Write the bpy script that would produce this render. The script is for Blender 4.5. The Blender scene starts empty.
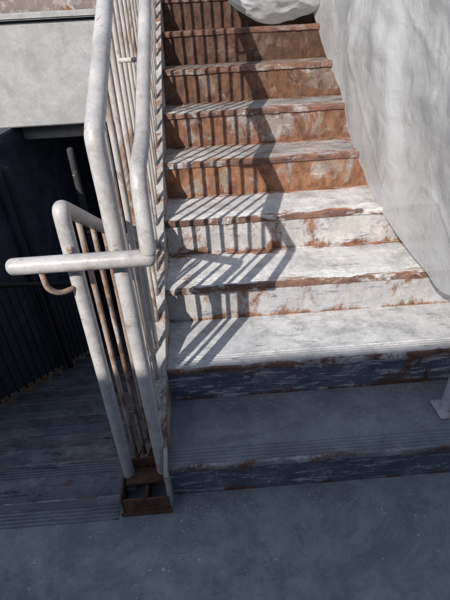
import bpy, bmesh, math, random
from mathutils import Vector, Matrix, noise
random.seed(4)
R=0.18; G=0.305
scene=bpy.context.scene
col=scene.collection

# ---------------- materials ----------------
def worn(name, base, dust=(0.6,0.58,0.55), dust_amt=0.2, rust_amt=0.1, rust_a=(0.10,0.035,0.015), rust_b=(0.36,0.15,0.06),
         dscale=6.0, rscale=7.0, stretch=(1,1,1), rough=0.75, scratch=0.0, scratch_col=(0.55,0.55,0.55), bump=0.35, seed=0.0, var=0.25, spec=0.3, grime=0.0,
         edge=None, speck=0.0, speck_col=(.5,.5,.48), stain=0.0, stain_col=(.08,.075,.07)):
    m=bpy.data.materials.new(name); m.use_nodes=True
    nt=m.node_tree; N=nt.nodes; Lk=nt.links
    b=N['Principled BSDF']
    tc=N.new('ShaderNodeTexCoord')
    def mapping(scale,loc):
        mp=N.new('ShaderNodeMapping'); mp.inputs['Scale'].default_value=scale; mp.inputs['Location'].default_value=loc
        Lk.new(tc.outputs['Object'],mp.inputs['Vector']); return mp
    def nz(mp,scale,detail=5,rgh=0.65,dist=0.0):
        n=N.new('ShaderNodeTexNoise'); n.inputs['Scale'].default_value=scale; n.inputs['Detail'].default_value=detail
        n.inputs['Roughness'].default_value=rgh; n.inputs['Distortion'].default_value=dist
        Lk.new(mp.outputs[0],n.inputs['Vector']); return n.outputs['Fac']
    def thr(sock,lo,hi,a=0.0,c=1.0):
        r=N.new('ShaderNodeMapRange'); r.inputs['From Min'].default_value=lo; r.inputs['From Max'].default_value=hi
        r.inputs['To Min'].default_value=a; r.inputs['To Max'].default_value=c
        Lk.new(sock,r.inputs['Value']); return r.outputs['Result']
    def mth(op,a,c=None):
        x=N.new('ShaderNodeMath'); x.operation=op
        for i,s in enumerate((a,c)):
            if s is None: continue
            if isinstance(s,(int,float)): x.inputs[i].default_value=s
            else: Lk.new(s,x.inputs[i])
        return x.outputs[0]
    def mix(f,a,c):
        x=N.new('ShaderNodeMix'); x.data_type='RGBA'
        if isinstance(f,float): x.inputs[0].default_value=f
        else: Lk.new(f,x.inputs[0])
        for s,i in ((a,6),(c,7)):
            if isinstance(s,tuple): x.inputs[i].default_value=(*s,1)
            else: Lk.new(s,x.inputs[i])
        return x.outputs[2]
    m0=mapping((1,1,1),(seed*3.1,seed*1.7,seed)); m1=mapping(stretch,(seed*2.3+5,seed,seed*4.1))
    dark=tuple(c*(1-var) for c in base); light=tuple(min(1,c*(1+var)) for c in base)
    big=nz(m0,4.5,6,.72)
    c=mix(thr(big,0.35,0.65),dark,light)
    fine=nz(m0,70,3,0.7)
    if dust_amt>0:
        t=0.68-0.36*dust_amt
        dm=thr(nz(m1,dscale,8,0.74,0.3),t-0.03,t+0.06)
        dc=mix(thr(big,0.3,0.6),dust,tuple(x*0.72 for x in dust))
        c=mix(dm,c,dc)
    if grime>0: c=mix(thr(nz(m0,7.5,6,0.8),0.46,0.66,0,grime),c,tuple(x*0.3 for x in base))
    if stain>0: c=mix(thr(nz(m1,2.2,7,0.75,.8),0.50,0.60,0,stain),c,stain_col)
    if scratch>0:
        m2=mapping((2.2,16,16),(seed,seed*5,2)); t=0.66-0.2*scratch
        c=mix(thr(nz(m2,3.0,7,0.8,0.4),t,t+0.04),c,scratch_col)
    if speck>0:
        sp=nz(m1,38,4,.8); t=.78-.25*speck
        c=mix(thr(mth('ADD',sp,mth('MULTIPLY',thr(big,.3,.7,-1,1),.07)),t,t+.03),c,speck_col)
    if rust_amt>0:
        t=0.70-0.4*rust_amt
        rn=nz(m1,rscale,8,0.72,0.5)
        s=rn
        if edge:
            sx=N.new('ShaderNodeSeparateXYZ'); Lk.new(tc.outputs['Object'],sx.inputs[0])
            ax,per,pw,am=edge
            fr=mth('FRACT',mth('ADD',mth('DIVIDE',sx.outputs[ax],per),100.0))
            e=mth('MULTIPLY',mth('POWER',mth('ABSOLUTE',mth('MULTIPLY',mth('SUBTRACT',fr,.5),2.0)),pw),am)
            s=mth('ADD',rn,e)
        rm=thr(s,t-0.02,t+0.07)
        rc=mix(thr(nz(m1,16,5,0.75),0.36,0.64),rust_a,rust_b)
        c=mix(rm,c,rc)
    c=mix(thr(fine,0.3,0.72,0.0,0.25),c,tuple(x*0.45 for x in base))
    Lk.new(c,b.inputs['Base Color'])
    Lk.new(thr(big,.3,.7,rough-.15,min(1,rough+.15)),b.inputs['Roughness']); b.inputs['Specular IOR Level'].default_value=spec
    bp=N.new('ShaderNodeBump'); bp.inputs['Strength'].default_value=bump; bp.inputs['Distance'].default_value=0.003
    Lk.new(nz(m0,32,5,.75),bp.inputs['Height']); Lk.new(bp.outputs[0],b.inputs['Normal'])
    return m

# ---------------- mesh helpers ----------------
def obj_from_bm(name,bm,mats,parent=None,smooth=False):
    me=bpy.data.meshes.new(name); bm.to_mesh(me); bm.free()
    for mm in (mats if isinstance(mats,list) else [mats]): me.materials.append(mm)
    if smooth:
        for p in me.polygons: p.use_smooth=True
    o=bpy.data.objects.new(name,me); col.objects.link(o)
    if parent: o.parent=parent
    return o
def empty(name):
    e=bpy.data.objects.new(name,None); col.objects.link(e); return e
def box(name,lo,hi,mat,parent=None,bev=0.004):
    bm=bmesh.new(); bmesh.ops.create_cube(bm,size=1)
    for v in bm.verts:
        v.co=Vector([lo[i]+(v.co[i]+.5)*(hi[i]-lo[i]) for i in range(3)])
    if bev>0: bmesh.ops.bevel(bm,geom=bm.edges[:],offset=bev,segments=2,affect='EDGES')
    return obj_from_bm(name,bm,mat,parent)
def fillet(pts,rad,seg=7):
    pts=[Vector(p) for p in pts]; out=[pts[0]]
    for i in range(1,len(pts)-1):
        a,b,c=pts[i-1],pts[i],pts[i+1]
        d1=(a-b); d2=(c-b); r=min(rad,d1.length*.48,d2.length*.48)
        p0=b+d1.normalized()*r; p2=b+d2.normalized()*r
        for k in range(seg+1):
            t=k/seg; out.append(p0*(1-t)**2+b*2*t*(1-t)+p2*t*t)
    out.append(pts[-1]); return out
def tube_bm(bm,pts,r,n=18,capround=True,lump=0.0):
    pts=[Vector(p) for p in pts]
    d=[pts[0]]
    for a,b in zip(pts,pts[1:]):
        k=max(1,int((b-a).length/0.06))
        for j in range(1,k+1): d.append(a.lerp(b,j/k))
    pts=d
    T=[]
    for i in range(len(pts)):
        t=(pts[min(i+1,len(pts)-1)]-pts[max(i-1,0)]); T.append(t.normalized())
    rings=[]; pr=[]
    if capround:
        for k in range(1,5): a=math.pi/2*k/5; pr.append((pts[0]-T[0]*r*math.cos(a)*0.8,T[0],r*math.sin(a)))
    for p,t in zip(pts,T): pr.append((p,t,r))
    if capround:
        for k in range(4,0,-1): a=math.pi/2*k/5; pr.append((pts[-1]+T[-1]*r*math.cos(a)*0.8,T[-1],r*math.sin(a)))
    up=Vector((0.3,0.9,0.31)).normalized()
    if abs(T[0].dot(up))>.9: up=Vector((1,0,0))
    nrm=(up-T[0]*up.dot(T[0])).normalized()
    for p,t,rr in pr:
        nrm=(nrm-t*nrm.dot(t)).normalized(); bn=t.cross(nrm)
        ring=[]
        for k in range(n):
            a=2*math.pi*k/n; dd=nrm*math.cos(a)+bn*math.sin(a)
            q=p+dd*rr
            if lump: q+=dd*lump*noise.noise(q*25)
            ring.append(bm.verts.new(q))
        rings.append(ring)
    for a,b in zip(rings,rings[1:]):
        for k in range(n): bm.faces.new((a[k],a[(k+1)%n],b[(k+1)%n],b[k]))
    bm.faces.new(rings[0][::-1]); bm.faces.new(rings[-1])
def tube(name,pts,r,mat,parent=None,rad=0.04,n=18,lump=0.0009,capround=True):
    bm=bmesh.new(); tube_bm(bm,fillet(pts,rad) if len(pts)>2 else pts,r,n,capround,lump)
    return obj_from_bm(name,bm,mat,parent,True)
def multi(name,lst,mat,parent,r,n=12):
    bm=bmesh.new()
    for p in lst: tube_bm(bm,p,r,n,False,0.0008)
    return obj_from_bm(name,bm,mat,parent,True)
def ball(bm,c,r):
    bmesh.ops.create_icosphere(bm,subdivisions=3,radius=r,matrix=Matrix.Translation(c))

# ---------------- step builder ----------------
RIB=[0.016,0.030,0.044,0.058,0.072]
def step(name,x0,x1,yn,zt,depth,riser,mats,parent,seed,ribs=True,ragged=0.0012,wear=1.0):
    prof=[]
    prof.append((yn+depth,zt,0)); 
    for f in (0.85,0.65,0.45): prof.append((yn+depth*f,zt,0))
    if ribs:
        for q in reversed(RIB):
            h=0.0032*wear
            prof+= [(yn+q+0.0045,zt,0),(yn+q+0.0028,zt+h,0),(yn+q-0.0028,zt+h,0),(yn+q-0.0045,zt,0)]
    prof.append((yn+0.009,zt,1))
    for a in (20,45,70): prof.append((yn+0.008*(1-math.sin(math.radians(a))),zt-0.008*(1-math.cos(math.radians(a))),1))
    prof+= [(yn,zt-0.010,1),(yn+0.0,zt-0.026,1),(yn+0.005,zt-0.030,2),(yn+0.009,zt-0.033,2)]
    for f in (0.3,0.5,0.7,0.9,1.0): prof.append((yn+0.009+0.004*f,zt-0.033-(riser-0.033)*f,2))
    bm=bmesh.new(); nx=130; rows=[]
    for i in range(nx+1):
        x=x0+(x1-x0)*i/nx; row=[]
        for (y,z,mi) in prof:
            p=Vector((x,y,z))
            n1=noise.noise(Vector((x*9,y*9+seed,z*9))); n2=noise.noise(Vector((x*45,y*30+seed*2,z*30)))
            k=ragged if mi!=1 else ragged*1.8
            p.z+=n1*k*0.9*(mi!=2)+n2*k*0.7*(mi!=2); p.y+=(n1*k+n2*k*0.6)*(mi!=0)
            row.append(bm.verts.new(p))
        rows.append(row)
    for a,b in zip(rows,rows[1:]):
        for j in range(len(prof)-1):
            f=bm.faces.new((a[j],a[j+1],b[j+1],b[j])); f.material_index=prof[j][2]
    bmesh.ops.recalc_face_normals(bm,faces=bm.faces[:])
    s=sum(f.normal.z for f in bm.faces)
    if s<0: bmesh.ops.reverse_faces(bm,faces=bm.faces[:])
    return obj_from_bm(name,bm,mats,parent)

# ---------------- up flight ----------------
up=empty('upward_staircase')
NS=12
cfgT={1:dict(base=(0.235,0.24,0.26),dust_amt=.18,dust=(.36,.36,.37),rust_amt=.0,speck=.42,speck_col=(.48,.48,.48),stain=.5,stain_col=(.14,.145,.16)),
2:dict(base=(0.50,0.50,0.51),dust_amt=.58,rust_amt=.06,dust=(.74,.74,.74),stain=.3,stain_col=(.24,.24,.25)),
3:dict(base=(0.60,0.59,0.58),dust_amt=.62,rust_amt=.20,dust=(.82,.81,.79),stain=.35,stain_col=(.28,.25,.24)),  # pale base on this tread and the next also carries strong sun
4:dict(base=(0.58,0.56,0.55),dust_amt=.62,rust_amt=.22,dust=(.80,.78,.75),stain=.4,stain_col=(.24,.21,.2)),
5:dict(base=(0.42,0.39,0.37),dust_amt=.45,rust_amt=.32,dust=(.64,.60,.55),stain=.5,stain_col=(.17,.13,.11)),
6:dict(base=(0.32,0.29,0.27),dust_amt=.38,rust_amt=.40,stain=.5,rust_a=(.09,.04,.025),rust_b=(.27,.13,.075)),
7:dict(base=(0.26,0.22,0.19),dust_amt=.3,rust_amt=.5,stain=.5,rust_a=(.08,.036,.022),rust_b=(.23,.11,.06)),
8:dict(base=(0.22,0.18,0.15),dust_amt=.28,rust_amt=.52,rust_a=(.07,.032,.02),rust_b=(.2,.1,.055))}
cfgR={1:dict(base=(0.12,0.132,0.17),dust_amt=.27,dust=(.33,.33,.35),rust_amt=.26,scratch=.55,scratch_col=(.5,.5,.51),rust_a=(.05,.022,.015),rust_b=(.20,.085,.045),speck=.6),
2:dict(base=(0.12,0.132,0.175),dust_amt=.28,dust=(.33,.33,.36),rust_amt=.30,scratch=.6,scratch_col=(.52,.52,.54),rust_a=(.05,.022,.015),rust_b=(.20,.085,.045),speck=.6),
3:dict(base=(0.46,0.455,0.47),dust_amt=.5,rust_amt=.34,scratch=.4,scratch_col=(.17,.17,.21),rust_b=(.33,.16,.08)),
4:dict(base=(0.50,0.48,0.48),dust_amt=.55,rust_amt=.36,scratch=.4,scratch_col=(.18,.17,.2),rust_b=(.33,.16,.08)),
5:dict(base=(0.33,0.27,0.23),dust_amt=.25,rust_amt=.70,scratch=.34,rust_a=(.13,.052,.026),rust_b=(.34,.165,.085)),
6:dict(base=(0.30,0.25,0.22),dust_amt=.28,rust_amt=.66,scratch=.36,rust_a=(.10,.043,.024),rust_b=(.27,.135,.075)),
7:dict(base=(0.24,0.18,0.15),dust_amt=.28,rust_amt=.70,scratch=.36,rust_a=(.06,.03,.018),rust_b=(.19,.095,.052)),
8:dict(base=(0.15,0.10,0.075),dust_amt=.1,rust_amt=.74,scratch=.33,rust_a=(.038,.02,.013),rust_b=(.12,.06,.034),scratch_col=(.36,.32,.29))}
for k in range(1,NS+1):
    a=dict(cfgT[min(k,8)]); b=dict(cfgR[min(k,8)])
    mt=worn(f'tread_paint_{k}',dscale=6,rscale=9,seed=k*1.3,stretch=(0.7,1.6,1),scratch=.3 if k>1 else .12,scratch_col=(.15,.15,.17) if 2<=k<=5 else (.4,.4,.4),grime=.55 if k>1 else .45,edge=(1,G,5,.18 if k>2 else .0),**a)
    mr=worn(f'riser_paint_{k}',dscale=6,rscale=5,seed=k*2.7,stretch=(1.5,1,1.0),edge=(2,R,4,.15),grime=.4,**b)
    mn=worn(f'nosing_rust_{k}',base=a['base'],dust_amt=.3,rust_amt=.68 if k==2 else .72 if k>2 else .52,rscale=9,seed=k*.9,stretch=(.6,1,1),speck=.38,
            rust_a=(.07,.033,.024),rust_b=(.23,.115,.07))
    step(f'step_{k}',0.0,1.30,(k-1)*G,k*R,G+0.014,R,[mt,mn,mr],up,k*7.3,ribs=True,wear=1.1 if k<3 else .5,ragged=.0014 if k<3 else .0026)
steel_white=worn('stringer_paint',base=(.40,.38,.37),dust_amt=.4,rust_amt=.42,rscale=8,seed=3,grime=.4,rust_b=(.28,.15,.09))
steel_rust=worn('rusty_steel',base=(.13,.07,.045),dust_amt=.12,rust_amt=.6,rscale=9,seed=8,rust_a=(.045,.022,.016),rust_b=(.17,.08,.045),speck=.45,speck_col=(.35,.3,.27))
sl=R/G
def slope_plate(name,x0,x1,ya,yb,off_lo,off_hi,mat,parent,s=sl,z0=R,bot_clip=None):
    bm=bmesh.new(); vs=[]
    n=40
    for x in (x0,x1):
        rr=[]
        for i in range(n+1):
            y=ya+(yb-ya)*i/n
            zl=z0+s*y+off_lo; zh=z0+s*y+off_hi
            if bot_clip is not None: zl=max(zl,bot_clip)
            rr.append((bm.verts.new((x,y,zl)),bm.verts.new((x,y,max(zh,zl+.001)))))
        vs.append(rr)
    A,B=vs
    for i in range(n):
        bm.faces.new((A[i][0],A[i][1],A[i+1][1],A[i+1][0])); bm.faces.new((B[i][0],B[i+1][0],B[i+1][1],B[i][1]))
        bm.faces.new((A[i][1],B[i][1],B[i+1][1],A[i+1][1])); bm.faces.new((A[i][0],A[i+1][0],B[i+1][0],B[i][0]))
    bm.faces.new((A[0][0],B[0][0],B[0][1],A[0][1])); bm.faces.new((A[n][0],A[n][1],B[n][1],B[n][0]))
    bmesh.ops.recalc_face_normals(bm,faces=bm.faces[:])
    return obj_from_bm(name,bm,mat,parent)
slope_plate('left_stringer_web',-0.014,-0.001,-0.04,NS*G,-0.32,0.035,steel_white,up,bot_clip=0.003)
slope_plate('left_stringer_flange',-0.062,-0.0145,0.09,NS*G,0.020,0.032,steel_white,up)
slope_plate('right_stringer_web',1.301,1.315,-0.04,NS*G,-0.32,0.045,steel_white,up,bot_clip=0.003)
slope_plate('soffit',0.0,1.30,0.25,NS*G,-0.33,-0.30,steel_rust,up)

# ---------------- landing & ground ----------------
landing_m=worn('landing_paint',base=(.30,.302,.318),dust=(.42,.42,.42),dust_amt=.25,rust_amt=.0,dscale=7,scratch=.2,scratch_col=(.17,.17,.18),rough=.5,var=.16,grime=.5,bump=.9,seed=2,speck=.46,speck_col=(.54,.54,.53),stain=.6,stain_col=(.16,.16,.17))
conc=worn('concrete',base=(.40,.39,.37),dust_amt=.25,rust_amt=.0,dust=(.48,.47,.45),rough=.9,grime=.2,seed=5)
land=empty('landing_floor')
box('slab_main',(-1.4,-7.0,-.2),(4.5,-0.0,0),landing_m,land,bev=0)
box('slab_under_stairs',(-0.19,0.0005,-.2),(1.30,0.10,-0.001),landing_m,land,bev=0)
flake_m=worn('paint_flakes',base=(.5,.49,.47),dust_amt=.3,rust_amt=.3,seed=51)
bm=bmesh.new()
for i in range(560):
    if random.random()<.6: x=random.gauss(.12,.3); y=-abs(random.gauss(0,.09))-.008
    else: x=random.uniform(-.6,1.2); y=-random.random()**1.3*.6-.01
    if -.19<x<0 and y>-.065: continue
    if x<-.19 and y>-.08: continue
    s=random.uniform(.0007,.0028)*(1.6 if random.random()<.1 else 1)
    a0=random.random()*6.3; n=random.choice((4,5,6))
    vs=[bm.verts.new((x+math.cos(a0+6.283*k/n)*s*random.uniform(.5,1.3),y+math.sin(a0+6.283*k/n)*s*random.uniform(.5,1.3),.0006+random.random()*.001)) for k in range(n)]
    top=bm.verts.new((x,y,.0012+s*.4))
    for k in range(n): bm.faces.new((vs[k],vs[(k+1)%n],top))
for i in range(900):
    k=random.choice((1,1,2,3,4,5,6)); x=random.uniform(.01,1.25); 
    y=(k-1)*G+(G-abs(random.gauss(0,.05)) if random.random()<.7 else random.uniform(.09,G))
    if y<(k-1)*G+.09 or y>k*G-.003: continue
    s=random.uniform(.0008,.0034); n=5; a0=random.random()*6
    vs=[bm.verts.new((x+math.cos(a0+6.283*q/n)*s*random.uniform(.5,1.3),y+math.sin(a0+6.283*q/n)*s*random.uniform(.5,1.3),k*R+.0008)) for q in range(n)]
    top=bm.verts.new((x,y,k*R+.0012+s*.6))
    for q in range(n): bm.faces.new((vs[q],vs[(q+1)%n],top))
obj_from_bm('paint_flakes',bm,flake_m)
# ---------------- down flight ----------------
down=empty('downward_staircase')
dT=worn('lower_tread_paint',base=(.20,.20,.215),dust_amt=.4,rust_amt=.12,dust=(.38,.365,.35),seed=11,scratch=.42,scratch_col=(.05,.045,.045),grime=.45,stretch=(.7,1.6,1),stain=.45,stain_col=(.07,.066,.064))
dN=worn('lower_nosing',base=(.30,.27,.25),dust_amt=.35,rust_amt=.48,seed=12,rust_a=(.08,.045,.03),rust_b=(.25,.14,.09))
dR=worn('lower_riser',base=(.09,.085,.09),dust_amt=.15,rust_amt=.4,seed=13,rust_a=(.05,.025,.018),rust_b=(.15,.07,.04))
ND=12
DY=0.035
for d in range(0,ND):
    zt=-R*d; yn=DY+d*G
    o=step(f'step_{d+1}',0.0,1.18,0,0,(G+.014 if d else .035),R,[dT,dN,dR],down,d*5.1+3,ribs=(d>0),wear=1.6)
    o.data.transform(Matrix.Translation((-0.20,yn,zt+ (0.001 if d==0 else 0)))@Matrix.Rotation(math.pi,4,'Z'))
bm=bmesh.new()
for q in (0.04,0.054,0.068,0.082,0.096):
    y=DY-q
    vs=[bm.verts.new((x,yy,zz)) for x in (-1.38,-0.20) for yy,zz in ((y-.0045,0.0002),(y-.0028,.0046),(y+.0028,.0046),(y+.0045,.0002))]
    for j in range(3): bm.faces.new((vs[j],vs[j+1],vs[4+j+1],vs[4+j]))
bmesh.ops.recalc_face_normals(bm,faces=bm.faces[:])
obj_from_bm('landing_edge_ribs',bm,dT,down)
steel_w2=worn('lower_stringer_paint',base=(.26,.23,.21),dust_amt=.2,rust_amt=.5,seed=22)
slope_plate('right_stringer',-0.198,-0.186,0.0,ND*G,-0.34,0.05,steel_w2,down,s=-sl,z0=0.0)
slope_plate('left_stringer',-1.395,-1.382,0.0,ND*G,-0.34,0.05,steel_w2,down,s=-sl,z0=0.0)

# ---------------- centre railing (up + down) ----------------
rail_m=worn('railing_paint',base=(.53,.51,.505),dust_amt=.4,dust=(.66,.64,.63),rust_amt=.235,rscale=17,dscale=11,rough=.42,bump=.4,seed=1,var=.13,grime=.5,spec=.45,rust_a=(.20,.125,.085),rust_b=(.36,.25,.18),speck=.38,speck_col=(.22,.16,.125),stain=.35,stain_col=(.33,.295,.27),edge=(2,2.9,10,.15))
bar_m=worn('baluster_paint',base=(.50,.46,.43),dust_amt=.3,rust_amt=.38,rscale=12,rough=.65,seed=6,stretch=(1,1,.45),rust_a=(.16,.09,.06),rust_b=(.36,.22,.15))
rbar_m=worn('rusty_baluster_paint',base=(.38,.30,.25),dust_amt=.2,rust_amt=.5,rscale=12,rough=.7,seed=9,stretch=(1,1,.45),rust_a=(.11,.06,.04),rust_b=(.28,.16,.105))
X1=-0.034; X2=-0.150; YP=0.06
gr=empty('upward_stair_railing')
Ztop=1.29
tube('newel_and_top_rail',[(X1,YP,0.09),(X1,YP,Ztop),(X1,YP+3.3,Ztop+3.3*sl)],0.0225,rail_m,gr,rad=0.018)
bars=[]
for i in range(1,32):
    y=YP+0.102*i
    zb=R+sl*y+0.03
    bars.append([(X1,y,zb),(X1,y,Ztop+sl*(y-YP)-0.01)])
multi('balusters',bars,bar_m,gr,0.0088)
XI=0.052
tube('handrail',[(XI,-0.0,1.03),(XI-.004,0.045,1.205),(XI,0.17,1.245),(XI+.02,YP+3.2,1.245+sl*(YP+3.03))],0.0195,rail_m,gr,rad=0.04)
tube('return_pipe',[(-0.275,0.0,1.014),(0.052,0.0,1.014)],0.0215,rail_m,gr)
bk=[]
for y in (0.55,1.4,2.3):
    z=1.245+sl*(y-.17)
    bk.append(fillet([(XI,y,z),(XI,y,z-.07),(X1,y,z-.07)],.03))
multi('handrail_brackets',bk,bar_m,gr,0.007)
multi('return_tie',[[(X1,YP-.005,1.014),(X1,0.005,1.014)],[(X2,YP-.005,1.01),(X2,0.005,1.01)]],rbar_m,gr,0.010)
bm=bmesh.new()
for c in [(X1,YP-.014,1.035),(X2+.004,YP-.02,1.03),(X1+.012,YP-.012,1.0),(0.04,0.0,1.035)]: ball(bm,Vector(c),0.009)
for v in bm.verts: v.co+=v.normal*0.004*noise.noise(v.co*90) if v.normal.length else Vector((0,0,0))
obj_from_bm('welds',bm,rbar_m,gr,True)

dr=empty('downward_stair_railing')
tube('newel_and_top_rail',[(X2-.01,YP-.005,0.08),(X2,YP,1.135),(X2-.005,YP+3.4,1.135-3.4*sl)],0.0205,rail_m,dr,rad=0.03)
bars=[]
for i in range(1,28):
    y=YP+0.12*i
    bars.append([(X2-.007,y,-sl*(y-DY)+0.045),(X2-.003,y,1.135-sl*(y-YP)-.01)])
multi('balusters',bars,rbar_m,dr,0.0085)
slope_plate('bottom_flat',-0.175,-0.137,0.02,3.4,0.03,0.042,steel_w2,dr,s=-sl,z0=0.02)
multi('curved_bracket',[fillet([(-0.215,0.0,1.005),(-0.213,0.0,0.945),(-0.19,0.015,0.92),(X2-.005,YP-.01,0.918)],.03)],
      worn('bracket_rust',base=(.42,.3,.24),dust_amt=.2,rust_amt=.45,seed=31,rscale=12),dr,0.0075)

bb=empty('newel_base')
box('front_plate',(-0.172,-0.05,0.002),(-0.012,-0.040,0.085),steel_rust,bb,.002)
box('side_plate',(-0.182,-0.048,0.002),(-0.1735,0.075,0.095),steel_rust,bb,.002)
box('inner_plate',(-0.095,-0.038,0.002),(-0.085,0.075,0.08),steel_rust,bb,.002)
box('back_plate',(-0.170,0.078,0.002),(-0.016,0.088,0.14),steel_rust,bb,.002)
box('cap_plate',(-0.168,0.01,0.086),(-0.02,0.076,0.096),steel_rust,bb,.002)
box('foot_plate',(-0.188,-0.058,0.0005),(-0.004,-0.0505,0.018),steel_rust,bb,.002)

lg=empty('stairwell_side_railing')
darkm=worn('shaded_rail_tone',base=(.05,.05,.055),dust_amt=.1,rust_amt=.2,seed=15,rust_a=(.03,.015,.01),rust_b=(.08,.04,.025))  # stairwell shade put into the colour of these rails and posts
tube('top_rail',[(-1.30,0.1,0.0),(-1.30,0.1,0.95),(-1.30,3.5,0.95-3.4*sl)],0.02,darkm,lg)
multi('balusters',[[(-1.30,.1+.12*i,-sl*(.12*i)+.02),(-1.30,.1+.12*i,.94-sl*.12*i)] for i in range(1,28)],darkm,lg,.008)

# ---------------- surroundings ----------------
ground_m=worn('ground_dirt',base=(.12,.11,.10),dust_amt=.2,rust_amt=0,dust=(.2,.19,.17),rough=.95,dscale=1.5,seed=41)
bm=bmesh.new()
S=300
vs=[bm.verts.new(p) for p in ((-S,-S,-2.2),(S,-S,-2.2),(S,S,-2.2),(-S,S,-2.2))]; bm.faces.new(vs)
obj_from_bm('ground',bm,ground_m)
navy=worn('navy_shade_sheen',base=(.025,.034,.066),dust_amt=.32,dust=(.06,.085,.15),rust_amt=0,dscale=3,rough=.45,seed=17,stretch=(.6,1,2.5),spec=.5,scratch=.45,scratch_col=(.11,.135,.19))  # dark navy holds recess shade in its colour; paler blue streaks imitate sheen
wallp=worn('parapet_plaster',base=(.42,.42,.42),dust_amt=.35,dust=(.52,.52,.515),rust_amt=0.06,dscale=3,rough=.9,seed=19,grime=.35,var=.12,speck=.3,speck_col=(.2,.19,.18),stain=.35,stain_col=(.27,.265,.255))
dirty=worn('dirty_ledge',base=(.20,.17,.15),dust_amt=.45,dust=(.46,.43,.40),rust_amt=.25,seed=21,dscale=7)
box('stairwell_wall',(-1.62,0.01,-2.2),(-1.405,4.60,0.80),navy,None,bev=.01)
pw=empty('walkway_parapet')
box('face',(-6.0,3.0,0.80),(-0.12,3.18,1.535),wallp,pw,bev=.008)
box('coping',(-6.0,2.96,1.552),(-0.12,3.24,1.60),wallp,pw,bev=.01)
box('joint',(-6.0,3.02,1.536),(-0.12,3.17,1.551),navy,pw,bev=0)
box('slab',(-6.0,3.185,0.66),(-0.12,4.6,0.80),conc,pw,bev=.01)
box('back_wall',(-6.0,4.605,-2.2),(-0.12,4.8,2.3),navy,pw,bev=.0)
box('ledge_back',(-6.0,3.30,1.3),(-0.12,3.40,1.95),dirty,pw,bev=.0)
fp=empty('dark_fence')
tube('post_1',[(-0.955,2.94,-2.2),(-0.955,2.94,0.60)],.032,darkm,fp)
tube('post_2',[(-1.33,2.45,-2.2),(-1.33,2.45,0.60)],.032,darkm,fp)
bld=empty('concrete_building')
YB=-3.12
box('wall',(-7,YB-4,-2.2),(7,YB-.05,3.0),conc,bld,bev=.0)
box('roof',(-7.1,YB-4.1,3.002),(7.1,YB,3.12),conc,bld,bev=.01)
box('door',(0.2,YB-.048,0.0),(1.1,YB-.02,2.05),navy,bld)
box('window',(-1.2,YB-.048,1.0),(-.2,YB-.02,2.0),navy,bld)
box('window_sill',(-1.25,YB-.048,.94),(-.15,YB+.03,.99),wallp,bld)
box('concrete_wall',(1.335,0.01,-2.2),(1.5,4.8,3.2),conc,None,bev=.01)
box('upper_landing',(-0.1,NS*G+.015,2.0),(1.33,NS*G+3,NS*R),landing_m,None,bev=0)

# ---------------- right guard ----------------
rg=empty('right_stair_railing')
XR=1.085
for i,(y,k) in enumerate(((0.165,1),(1.39,5),(2.61,9))):
    tube(f'post_{i+1}',[(XR-.01,y,k*R),(XR,y,R+sl*y+1.02)],.025,rail_m,rg)
tube('top_rail',[(XR,0.1,R+sl*.1+1.02),(XR,3.5,R+sl*3.5+1.02)],.021,rail_m,rg)
tube('mid_rail',[(XR+.02,0.17,R+sl*.17+.55),(XR+.02,3.5,R+sl*3.5+.55)],.012,rail_m,rg)
box('foot_plate',(XR-.055,.115,R+.003),(XR+.035,.21,R+.009),rail_m,rg,.002)

# ---------------- plastic sheet ----------------
pm=bpy.data.materials.new('milky_polythene'); pm.use_nodes=True
nt=pm.node_tree; N=nt.nodes; Lk=nt.links; N.clear()
out=N.new('ShaderNodeOutputMaterial'); tc=N.new('ShaderNodeTexCoord')
nz=N.new('ShaderNodeTexNoise'); nz.inputs['Scale'].default_value=2.5; nz.inputs['Detail'].default_value=6; Lk.new(tc.outputs['Object'],nz.inputs['Vector'])
nf=N.new('ShaderNodeTexNoise'); nf.inputs['Scale'].default_value=11; nf.inputs['Detail'].default_value=6; nf.inputs['Roughness'].default_value=.6; nf.inputs['Distortion'].default_value=1.6; Lk.new(tc.outputs['Object'],nf.inputs['Vector'])
mr=N.new('ShaderNodeMix'); mr.data_type='RGBA'; Lk.new(nz.outputs['Fac'],mr.inputs[0]); mr.inputs[6].default_value=(.62,.63,.64,1); mr.inputs[7].default_value=(.80,.805,.81,1)
bp=N.new('ShaderNodeBump'); bp.inputs['Strength'].default_value=.55; bp.inputs['Distance'].default_value=.012; Lk.new(nf.outputs['Fac'],bp.inputs['Height'])
df=N.new('ShaderNodeBsdfDiffuse'); tr=N.new('ShaderNodeBsdfTranslucent'); gl=N.new('ShaderNodeBsdfGlossy'); gl.inputs['Roughness'].default_value=.18
tp=N.new('ShaderNodeBsdfTransparent')
for s in (df,tr,gl): Lk.new(bp.outputs[0],s.inputs['Normal'])
Lk.new(mr.outputs[2],df.inputs['Color']); Lk.new(mr.outputs[2],tr.inputs['Color'])
def ms(f,a,b):
    x=N.new('ShaderNodeMixShader'); Lk.new(a.outputs[0],x.inputs[1]); Lk.new(b.outputs[0],x.inputs[2])
    if isinstance(f,float): x.inputs[0].default_value=f
    else: Lk.new(f,x.inputs[0])
    return x
tf=N.new('ShaderNodeMapRange'); Lk.new(nz.outputs['Fac'],tf.inputs['Value']); tf.inputs['From Min'].default_value=.35; tf.inputs['From Max'].default_value=.65; tf.inputs['To Min'].default_value=.30; tf.inputs['To Max'].default_value=.10
o=ms(tf.outputs[0],ms(.13,ms(.33,df,tr),gl),tp); Lk.new(o.outputs[0],out.inputs[0])

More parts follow.
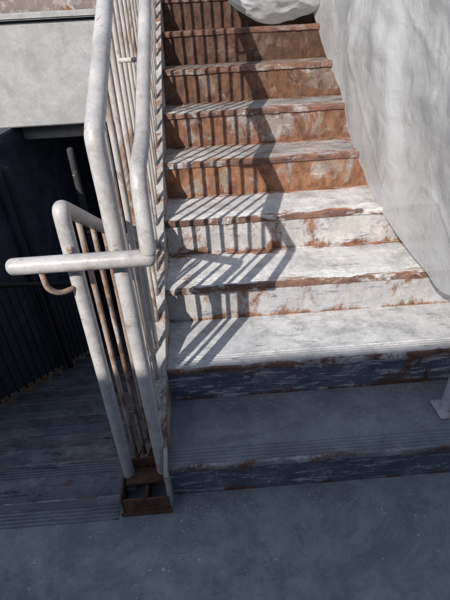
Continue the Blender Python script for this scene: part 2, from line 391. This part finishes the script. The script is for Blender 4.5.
hem=[(1.10,-.12,1.12),(1.105,.12,.78),(1.09,.36,.58),(1.08,.62,.59),(1.045,.83,.655),(1.0,1.06,.77),(0.985,1.41,.96),(0.985,1.59,1.10),(0.975,2.01,1.305),(0.96,2.27,1.49),(0.95,2.6,1.70),(0.95,3.3,2.1)]
hem=[Vector(p) for p in hem]
def cr(t):
    t=t*(len(hem)-1); i=min(int(t),len(hem)-2); u=t-i
    p0=hem[max(i-1,0)];p1=hem[i];p2=hem[i+1];p3=hem[min(i+2,len(hem)-1)]
    return 0.5*((2*p1)+(p2-p0)*u+(2*p0-5*p1+4*p2-p3)*u*u+(3*p1-p0-3*p2+p3)*u**3)
bm=bmesh.new(); NI,NJ=340,180; grid=[]
for i in range(NI+1):
    h=cr(i/NI); yt=h.y-.02; top=Vector((XR,yt,R+sl*yt+1.05)); row=[]
    sgn=h.y*.86+h.z*.5
    for j in range(NJ+1):
        v=j/NJ*1.6
        if v<=1:
            p=h.lerp(Vector((XR-.035,top.y,top.z)),v)
            p.x-=0.012*math.sin(math.pi*v)
            if v>.93: a=(v-.93)/.07; p.x+=.035*a*a
        else:
            a=v-1; p=Vector((XR+.035+.06*min(1,a*3),top.y,top.z-a*1.1))
            if a<.03: p.x=XR+.035*a/.03
        w=min(1,3*v+.08)*min(1,max(0,abs(1-v)*7))
        wy=Vector((noise.noise(p*1.3),noise.noise(p*1.3+Vector((5,5,5))),0))
        q=Vector((sgn*1.5-v*.7,v*.5,1.3))+wy*.5; d=.060*noise.noise(q)
        q=Vector((sgn*3.2-v*1.6,v*.8,4.3))+wy*.9; d+=.024*noise.noise(q)
        q=Vector((sgn*7-v*2.6,v*1.3,7.7))+wy*1.6; d+=.009*noise.noise(q)
        q=Vector((sgn*2.2+v*1.4,v*1.0,9.3))+wy*1.4; msk=max(0,noise.noise(Vector((sgn*1.3,v*1.6,20)))*2.2)
        d+=-.010*max(0,1-abs(noise.noise(q))*9)*msk
        q=Vector((sgn*1.2-v*3.0,v*1.5,14.3))+wy*1.2
        d+=-.005*max(0,1-abs(noise.noise(q))*12)
        q=Vector((sgn*4-v*5.0,v*4,17.3))+wy*2.2; m2=max(0,noise.noise(Vector((sgn*2,v*2.6,40)))*2)
        d+=-.006*max(0,1-abs(noise.noise(q))*10)*m2
        # crumple facets
        q=p*5.5+wy*2.5; d+=.006*(1-abs(noise.noise(q))*3)
        q=p*12+wy*4; d+=.0025*(1-abs(noise.noise(q))*3)
        d*=w
        if v<=1: p.x+=min(d,.02)
        else: p.x+=abs(d)
        p.y+=.012*noise.noise(p*3+Vector((9,9,9)))
        if j==0: p.z+=.010*noise.noise(Vector((p.y*10,0,0)))
        row.append(bm.verts.new(p))
    grid.append(row)
for a,b in zip(grid,grid[1:]):
    for j in range(NJ): bm.faces.new((a[j],a[j+1],b[j+1],b[j]))
obj_from_bm('plastic_sheet',bm,pm,None,True)
bm=bmesh.new(); bmesh.ops.create_icosphere(bm,subdivisions=6,radius=1)
for v in bm.verts:
    n=v.co.normalized()
    r=1+.13*noise.noise(n*1.6+Vector((3,1,7)))+.03*(1-abs(noise.noise(n*3))*4)+.008*noise.noise(n*10)
    v.co=Vector((.75+n.x*.31*r,2.29+n.y*.17*r,1.61+n.z*.15*r))
    v.co.z=max(v.co.z,1.447)
obj_from_bm('plastic_bag',bm,pm,None,True)

# ---------------- light ----------------
l=Vector((.88,1.36,-1.08)).normalized()
sd=-l
sun=bpy.data.lights.new('sun','SUN'); sun.energy=5.0; sun.angle=math.radians(.5); sun.color=(1,.95,.885)
so=bpy.data.objects.new('sun',sun); col.objects.link(so); so.rotation_euler=l.to_track_quat('-Z','Y').to_euler()
w=bpy.data.worlds.new('World'); scene.world=w; w.use_nodes=True
sk=w.node_tree.nodes.new('ShaderNodeTexSky'); sk.sky_type='NISHITA'; sk.sun_disc=False
sk.sun_elevation=math.asin(sd.z); sk.sun_rotation=math.atan2(sd.x,sd.y)
bg=w.node_tree.nodes['Background']; bg.inputs[1].default_value=.15
w.node_tree.links.new(sk.outputs[0],bg.inputs[0])
# ---------------- camera ----------------
cd=bpy.data.cameras.new('camera'); cam=bpy.data.objects.new('camera',cd); col.objects.link(cam)
r=Vector((.99713,-.06063,-.0454)); u=Vector((.07133,.54979,.83225)); f=Vector((.0255,.8331,-.55253))
M=Matrix(((r.x,u.x,-f.x,.2024),(r.y,u.y,-f.y,-.9254),(r.z,u.z,-f.z,1.4881),(0,0,0,1)))
cam.matrix_world=M
cd.sensor_fit='VERTICAL'; cd.sensor_height=24; cd.lens=24*422.66/600; cd.clip_start=.02; cd.clip_end=1000
scene.camera=cam
scene.view_settings.view_transform='Standard'; scene.view_settings.look='None'; scene.view_settings.exposure=0
